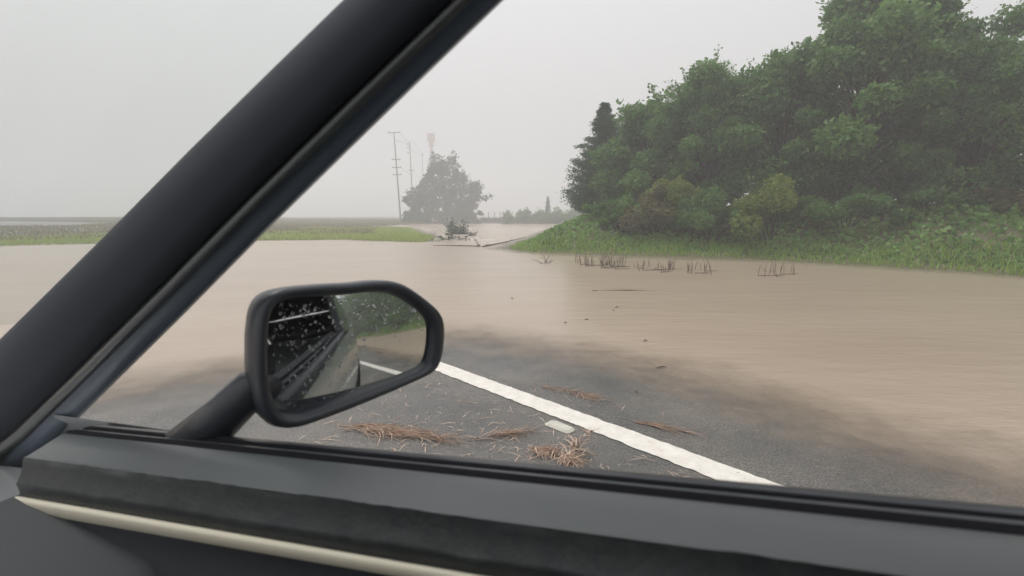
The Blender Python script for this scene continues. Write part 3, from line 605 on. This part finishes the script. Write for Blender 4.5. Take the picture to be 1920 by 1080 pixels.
# loose bits
rg = np.random.default_rng(5); V = []; Q = []; T = []
cnt = 0
for i in range(620):
    px, py = rg.uniform(560, 1300), rg.uniform(680, 930); q_ = P(px, py, .06)
    if sdist(ROAD, np.array([q_[0]]), np.array([q_[1]]))[0] < .05 or q_[0]*UC[0]+q_[1]*UC[1] > 3: continue
    s__ = q_@LN if isinstance(q_, np.ndarray) else q_[0]*LN[0]+q_[1]*LN[1]
    if abs(s__-LS) < .13 or s__ > LS+.1 and rg.random() < .75: continue
    z_ = hgt(*q_)+.004; a = rg.random()*6.28; l = .012+.05*rg.random()**2; wd = .0011+.0014*rg.random(); d = np.array([math.cos(a), math.sin(a), 0]); s2 = np.array([-d[1], d[0], 0]); p = np.array([*q_, z_]); b_ = len(V)
    V += [p-d*l-s2*wd*.3, p-d*l+s2*wd*.3, p+s2*wd+(0, 0, .004), p-s2*wd+(0, 0, .004), p+d*l+s2*wd*.3, p+d*l-s2*wd*.3]; Q += [[b_, b_+3, b_+2, b_+1], [b_+3, b_+5, b_+4, b_+2]]; T += [rg.random()]*6
tag(fast_mesh('loose_straw', np.array(V), np.array(Q), M['straw'], None, T), 'loose bits of straw scattered over the wet asphalt', 'straw', kind='stuff')
# pale road marker
mm = mat('marker_plastic', (.60, .58, .50), .4, col2=(.48, .47, .40), noise=20)
cx, cy = P(1050, 790, .05); cz = hgt(cx, cy)+.004; mb = MB(); prof = []
ang0 = math.atan2(LD[1], LD[0])
out = [(-.095, -.03), (-.08, -.045), (.07, -.05), (.1, -.025), (.098, .03), (.08, .045), (-.07, .042), (-.095, .025)]
V = [(x*1.0, y, 0) for x, y in out]+[(x*.82, y*.72, .012) for x, y in out]
mk = mesh('road_marker', V, [[i, (i+1) % 8, 8+(i+1) % 8, 8+i] for i in range(8)]+[[8+i for i in range(8)]], mm)
mk.location = (cx, cy, cz); mk.rotation_euler = (0, 0, ang0); tag(mk, 'pale yellowish flat road marker touching the near side of the white line', 'road marker')

# ------------------------------------------------------------------ the car the photo is taken from
car = empty('car', (0, 0, 0), TH); tag(car, 'car whose door, window pillar and wing mirror frame the view, parked on the wet asphalt', 'car')
def belt(name, rows, m, n=60, y0=-.62, y1=1.06, wob=0, smooth=True, parent=car):
    out = []
    for k, (yl, yr, x, *xr) in enumerate(rows):
        xr = xr[0] if xr else x
        a, b_ = CR(656, yl, x), CR(1264, yr, xr); d = (b_-a)/(b_[1]-a[1]); Ys = np.linspace(y0, y1, n)
        row = [a+d*(yy-a[1]) for yy in Ys]
        if wob: row = [p+np.array([0, 0, wob*float(fbm(np.array([yy*22.]), np.array([k*3.]), 5)[0])]) for p, yy in zip(row, Ys)]
        out.append(row)
    V, Fc = loft(out); return mesh(name, V, Fc, m, parent, smooth)
belt('belt_moulding', [(870, 930, .492), (842, 897, .484), (838, 892, .474), (841, 897, .462), (845, 903, .455)], M['gloss_black'])
belt('window_seal', [(845, 903, .455), (850, 908, .444), (854, 913, .442)], M['rubber'])
belt('belt_lip', [(854, 913, .442), (855, 915, .437), (858, 919, .432)], M['sill'])
belt('inner_window_seal', [(857, 918, .432), (861, 924, .423), (868, 933, .418), (870, 935, .415)], M['rubber'])
belt('door_sill', [(870, 935, .415), (872, 937, .412), (900, 970, .388), (930, 1008, .366), (940, 1022, .359)], M['sill'])
belt('door_card', [(940, 1022, .359), (946, 1032, .358), (960, 1050, .356), (985, 1080, .352), (1003, 1100, .346), (1012, 1112, .344), (1024, 1126, .346), (1036, 1140, .346)], M['vinyl'], n=260, wob=.007)
belt('door_trim_strip', [(1036, 1140, .346), (1039, 1143, .340), (1050, 1155, .337), (1062, 1168, .337), (1066, 1172, .340)], M['cream'])
belt('lower_door_card', [(1066, 1172, .340), (1074, 1180, .342), (1110, 1220, .34), (1300, 1400, .30)], M['trim'])
# A pillar
E0 = [(1300, -215), (1120, -130), (940, 0), (800, 135), (656, 275), (500, 428), (340, 590), (180, 748), (70, 855), (-60, 960)]
def pil_row(off, x0, x1):
    pts = []
    for i, (px, py) in enumerate(E0):
        a = np.array(E0[max(0, i-1)], float); b_ = np.array(E0[min(len(E0)-1, i+1)], float); d = (b_-a)/np.linalg.norm(b_-a); nrm = np.array([d[1], -d[0]]);
        if nrm[0] > 0: nrm = -nrm
        p = np.array([px, py])+nrm*off; f = i/(len(E0)-1); pts.append(CR(p[0], p[1], x0+(x1-x0)*f))
    return pts
XA, XB = .400, .500
V, Fc = loft([pil_row(-3, XA+.035, XB+.035), pil_row(0, XA+.02, XB+.02), pil_row(3, XA+.004, XB+.004), pil_row(30, XA-.002, XB-.002), pil_row(38, XA-.006, XB-.006)]); mesh('door_frame', V, Fc, M['frame_blue'], car, True)
V, Fc = loft([pil_row(38, XA-.006, XB-.006), pil_row(42, XA-.016, XB-.016), pil_row(52, XA-.020, XB-.020), pil_row(60, XA-.016, XB-.016), pil_row(64, XA-.010, XB-.010)]); mesh('pillar_seal', V, Fc, M['sill'], car, True)
V, Fc = loft([pil_row(64, XA-.010, XB-.010), pil_row(70, XA-.020, XB-.02), pil_row(110, XA-.030, XB-.03), pil_row(160, XA-.030, XB-.03), pil_row(198, XA-.015, XB-.015), pil_row(206, XA+.02, XB+.02), pil_row(205, XA+.06, XB+.06)]); mesh('pillar_trim', V, Fc, M['trim_soft'], car, True)
V, Fc = loft([pil_row(-3, XA+.035, XB+.035), pil_row(60, XA+.065, XB+.065), pil_row(140, XA+.075, XB+.075), pil_row(205, XA+.06, XB+.06)]); mesh('pillar_skin', V, Fc, M['body'], car, True)
# roof, far side, back (dark interior)
CXX = -.36
def sheet(name, pts, m, faces=None): return mesh(name, pts, faces or [list(range(len(pts)))], m, car)
ys = [.10, .04, -.08, -.3, -.8, -1.5, -2.0]; zs = [1.575, 1.60, 1.62, 1.63, 1.63, 1.60, 1.55]; hw = [.745, .745, .745, .75, .75, .73, .70]
rows = []
for y_, z_, h_ in zip(ys, zs, hw): rows.append([(CXX+h_*math.sin(a), y_, z_+.05*math.cos(a*1.0)-.04) for a in np.linspace(-1.57, 1.57, 15)])
V, Fc = loft(rows); ro = mesh('roof', V, Fc, M['body'], car, True); md = ro.modifiers.new('s', 'SOLIDIFY'); md.thickness = .02; md.offset = 1
V, Fc = loft([[(x, y, z-.035) for x, y, z in r] for r in rows]); mesh('headliner', V, Fc, M['trim_soft'], car, True)
def side(x_of, name, sgn):
    # rows along the length, from belt to sill
    Ys = np.linspace(-2.5, 1.9, 45); rws = []
    for f, dx in ((0, 0.0), (.06, .015), (.2, .045), (.45, .06), (.7, .055), (.9, .02), (1, -.02)):
        r = []
        for yy in Ys:
            zb = 1.02-.095*(yy) if yy > -1.2 else 1.134; zb = min(zb, 1.134); zt = .26
            endf = max(0, (yy-1.3)/.6)**2*.12+max(0, (-1.9-yy)/.6)**2*.12
            r.append((x_of(dx-endf), yy, zb-.02+(zt-zb)*f))
        rws.append(r)
    V, Fc = loft(rws); return mesh(name, V, Fc, M['body'], car, True)
side(lambda d: .478+d, 'body_side', 1); side(lambda d: 2*CXX-.478-d, 'body_side', -1)
# front and back ends, bonnet, tail
rws = []
for yy, z_ in ((.95, .80), (1.1, .83), (1.4, .82), (1.7, .77), (1.88, .68), (1.95, .52), (1.93, .28)):
    rws.append([(CXX+(.83-.02)*s2, yy-.10*abs(s2)**3, z_-.06*abs(s2)**4) for s2 in np.linspace(-1, 1, 13)])
V, Fc = loft(rws); mesh('bonnet', V, Fc, M['body'], car, True)
rws = []
for yy, z_, h_ in ((-2.45, 1.12, .80), (-2.56, 1.0, .80), (-2.58, .6, .8), (-2.5, .28, .78)):
    rws.append([(CXX+h_*s2, yy+.08*abs(s2)**3, z_) for s2 in np.linspace(-1, 1, 9)])
V, Fc = loft(rws); mesh('tailgate', V, Fc, M['body'], car, True)
V, Fc = loft([[(CXX-.7, -2.0, 1.50), (CXX+.7, -2.0, 1.50)], [(CXX-.8, -2.46, 1.11), (CXX+.8, -2.46, 1.11)]]); mesh('rear_window', V, Fc, M['dark_glass'], car)
for sg in (1, -1):
    X = lambda x: x if sg > 0 else 2*CXX-x
    sheet('rear_side_window', [(X(.455), -.66, 1.08), (X(.455), -1.5, 1.12), (X(.40), -1.5, 1.52), (X(.40), -.66, 1.55)], M['dark_glass'])
    mb = MB(); mb.tube([(X(.45), -.60, 1.02), (X(.40), -.56, 1.57)], [.035, .03], 6); mb.build('centre_pillar', M['gloss_black'], car)
    sheet('rear_pillar', [(X(.46), -1.5, 1.10), (X(.46), -2.46, 1.11), (X(.36), -2.0, 1.52), (X(.40), -1.5, 1.55)], M['body'])
sheet('driver_window', [(2*CXX-.455, -.56, 1.06), (2*CXX-.455, .95, .93), (2*CXX-.39, .35, 1.48), (2*CXX-.39, -.56, 1.55)], M['glass'])
sheet('cabin_floor', [(.44, -2.4, .30), (.44, 1.2, .30), (2*CXX-.44, 1.2, .30), (2*CXX-.44, -2.4, .30)], M['trim'])
rws = []
for yy, z_ in ((.58, .35), (.58, .70), (.61, .78), (.68, .805), (.85, .81), (1.05, .81)):
    rws.append([(x, yy+.03*math.cos(x*3), z_+.012*math.sin(x*4)) for x in np.linspace(2*CXX-.44, .37, 24)])
V, Fc = loft(rws); mesh('dashboard', V, Fc, M['trim'], car, True)
# windscreen
top = pil_row(200, XA+.0, XB+.0); top = [p for p in top if p[2] > .92]
V, Fc = loft([top, [np.array([CXX, p[1]+.09, p[2]+.02]) for p in top], [np.array([2*CXX-p[0], p[1], p[2]]) for p in top]]); mesh('windscreen', V, Fc, M['glass'], car, True)
far = [np.array([2*CXX-p[0], p[1], p[2]]) for p in pil_row(100, XA, XB)]; mb = MB(); mb.tube([p for p in far if p[2] > .9], .045, 6); mb.build('far_pillar', M['trim_soft'], car)
for sx, yy in ((1, 1.25), (1, -1.65), (-1, 1.25), (-1, -1.65)):
    x0 = CXX+sx*.80; wh = MB(); ks = [(-.1, .25), (-.105, .30), (-.06, .335), (.06, .335), (.105, .30), (.1, .25)]
    rws = [[(x0+a, yy+r_*math.sin(t_), .335+.03+r_*math.cos(t_)) for t_ in np.linspace(0, 2*math.pi, 33)] for a, r_ in ks]; V, Fc = loft(rws); wo2 = mesh('wheel', V, Fc, M['tyre'], car, True)
    rm = MB(); rm.tube([(x0-.02*sx, yy, .365), (x0+.07*sx, yy, .365)], [.25, .24], 24); rm.build('rim', M['rim'], wo2)

# wing mirror
OUT = [(656, 531), (700, 526), (735, 526), (758, 532), (790, 554), (818, 577), (830, 591), (835, 612), (833, 650), (827, 680), (818, 696), (800, 706), (740, 733), (700, 750), (656, 768), (600, 789), (560, 803), (528, 806), (503, 792), (488, 752), (481, 695), (481, 630), (486, 585), (497, 558), (520, 543), (560, 537), (610, 533)]
INN = [(656, 551), (700, 546), (733, 547), (760, 557), (795, 583), (808, 596), (812, 612), (811, 650), (806, 680), (799, 691), (740, 715), (700, 730), (656, 747), (600, 768), (565, 780), (540, 781), (521, 768), (510, 738), (504, 692), (504, 632), (508, 594), (517, 571), (537, 559), (575, 555), (615, 553)]
MP0 = np.array([.66, .545, 1.08]); MN = np.array([-.315, -.942, .10]); MN /= np.linalg.norm(MN)
def polar(poly, c, n=96):
    out = []
    for k in range(n):
        a = 2*math.pi*k/n; d = np.array([math.cos(a), math.sin(a)]); best = 0
        for i in range(len(poly)):
            p, q_ = np.array(poly[i], float)-c, np.array(poly[(i+1) % len(poly)], float)-c; e = q_-p; den = d[0]*e[1]-d[1]*e[0]
            if abs(den) < 1e-9: continue
            t_ = (p[0]*e[1]-p[1]*e[0])/den; u = (p[0]*d[1]-p[1]*d[0])/den
            if t_ > 0 and -1e-6 <= u <= 1+1e-6: best = max(best, t_)
        out.append(c+d*best)
    o = np.array(out); return (o+np.roll(o, 1, 0)*.5+np.roll(o, -1, 0)*.5)/2
mc = np.array([655., 655.]); po, pi_ = polar(OUT, mc), polar(INN, mc)
o3 = np.array([CPL(*p, MP0, MN) for p in po]); i3 = np.array([CPL(*p, MP0, MN) for p in pi_]); ctr = CPL(*mc, MP0, MN)
def ring(name, rings, m, closed_last=False, parent=None, smooth=True):
    n = len(rings[0]); V = [p for r in rings for p in r]; Fc = []
    for i in range(len(rings)-1):
        for j in range(n): Fc.append([i*n+j, i*n+(j+1) % n, (i+1)*n+(j+1) % n, (i+1)*n+j])
    if closed_last: Fc.append([(len(rings)-1)*n+j for j in range(n)])
    return mesh(name, V, Fc, m, parent, smooth)
sc = lambda r, k: ctr+(r-ctr)*k
fw = -MN   # away from the driver
mir = ring('wing_mirror', [i3+fw*.045, i3+fw*.006, i3*.85+o3*.15+MN*.001, i3*.55+o3*.45+MN*.006, i3*.25+o3*.75+MN*.005, o3*.93+i3*.07+MN*.001, o3+fw*.006, sc(o3, 1.012)+fw*.02, sc(o3, .99)+fw*.055, sc(o3, .90)+fw*.09, sc(o3, .7)+fw*.115, sc(o3, .4)+fw*.13, sc(o3, .1)+fw*.134], M['gloss_black'], True, car)
# convex glass, turned a little further in than its housing
RC = .95; GN = np.array([-.45, -.888, .10]); GN /= np.linalg.norm(GN); gc = ctr+fw*.022
Xa = np.cross([0, 0, 1.], GN); Xa /= np.linalg.norm(Xa); up = np.cross(GN, Xa)
g3 = np.array([CPL(*p, gc, GN) for p in pi_]); d2o = ((g3-gc)**2).sum(1).max(); rings = []
for k in np.linspace(1.0, .0, 26)[:-1]:
    g = gc+(g3-gc)*k; d2 = ((g-gc)**2).sum(1)[:, None]; rings.append(g-GN*(d2/(2*RC)))
mg = ring('mirror_glass', rings, M['mirror'], True, mir)
rg = np.random.default_rng(3); dm = MB()
for i in range(420):
    while True:
        px, py = rg.uniform(510, 808), rg.uniform(550, 770)
        a = math.atan2(py-mc[1], px-mc[0]) % (2*math.pi); k = int(a/(2*math.pi)*96) % 96
        if math.hypot(px-mc[0], py-mc[1]) < .95*np.linalg.norm(pi_[k]-mc) and rg.random() < (1.0 if py < 620 else .2+(.6 if px < 690 else 0)): break
    p = CPL(px, py, gc, GN); p = p-GN*(((p-gc)**2).sum()/(2*RC)); r = .0009+.0022*rg.random()**3; n_ = 8; rgs = []
    for (kr, kh) in ((1, 0), (.92, .35), (.6, .62), (.2, .72)):
        rgs.append([p+r*kr*(math.cos(2*math.pi*j/n_)*Xa+math.sin(2*math.pi*j/n_)*up*1.15)+GN*r*kh for j in range(n_)])
    Vv = [q_ for g in rgs for q_ in g]; Ff = [[a_*n_+j, a_*n_+(j+1) % n_, (a_+1)*n_+(j+1) % n_, (a_+1)*n_+j] for a_ in range(3) for j in range(n_)]+[[3*n_+j for j in range(n_)]]
    dm.add(Vv, Ff)
dr = dm.build('rain_drops', M['drop'], mir, True); dr['kind'] = 'stuff'
# mirror foot to the door
mb = MB(); a0 = CPL(500, 740, MP0, MN)+fw*.06; mb.tube([a0+np.array([.05, .0, .0]), a0, a0*.5+np.array([.47, a0[1]+.10, .93])*.5, np.array([.47, a0[1]+.14, .90])], [.03, .032, .034, .045], 12); mb.build('mirror_foot', M['gloss_black'], mir, True)

# ------------------------------------------------------------------ rain haze
hz = MB(); hz.box((0, 0, 16), (455, 455, 18.2)); hm = bpy.data.materials.new('haze'); hm.use_nodes = True; t = hm.node_tree; t.nodes.clear()
o_ = t.nodes.new('ShaderNodeOutputMaterial'); pv = t.nodes.new('ShaderNodeVolumePrincipled'); pv.inputs['Color'].default_value = (.965, .965, .98, 1); pv.inputs['Density'].default_value = .0075
pv.inputs['Anisotropy'].default_value = .1
t.links.new(pv.outputs[0], o_.inputs['Volume']); hb = hz.build('haze', hm); tag(hb, kind='stuff')
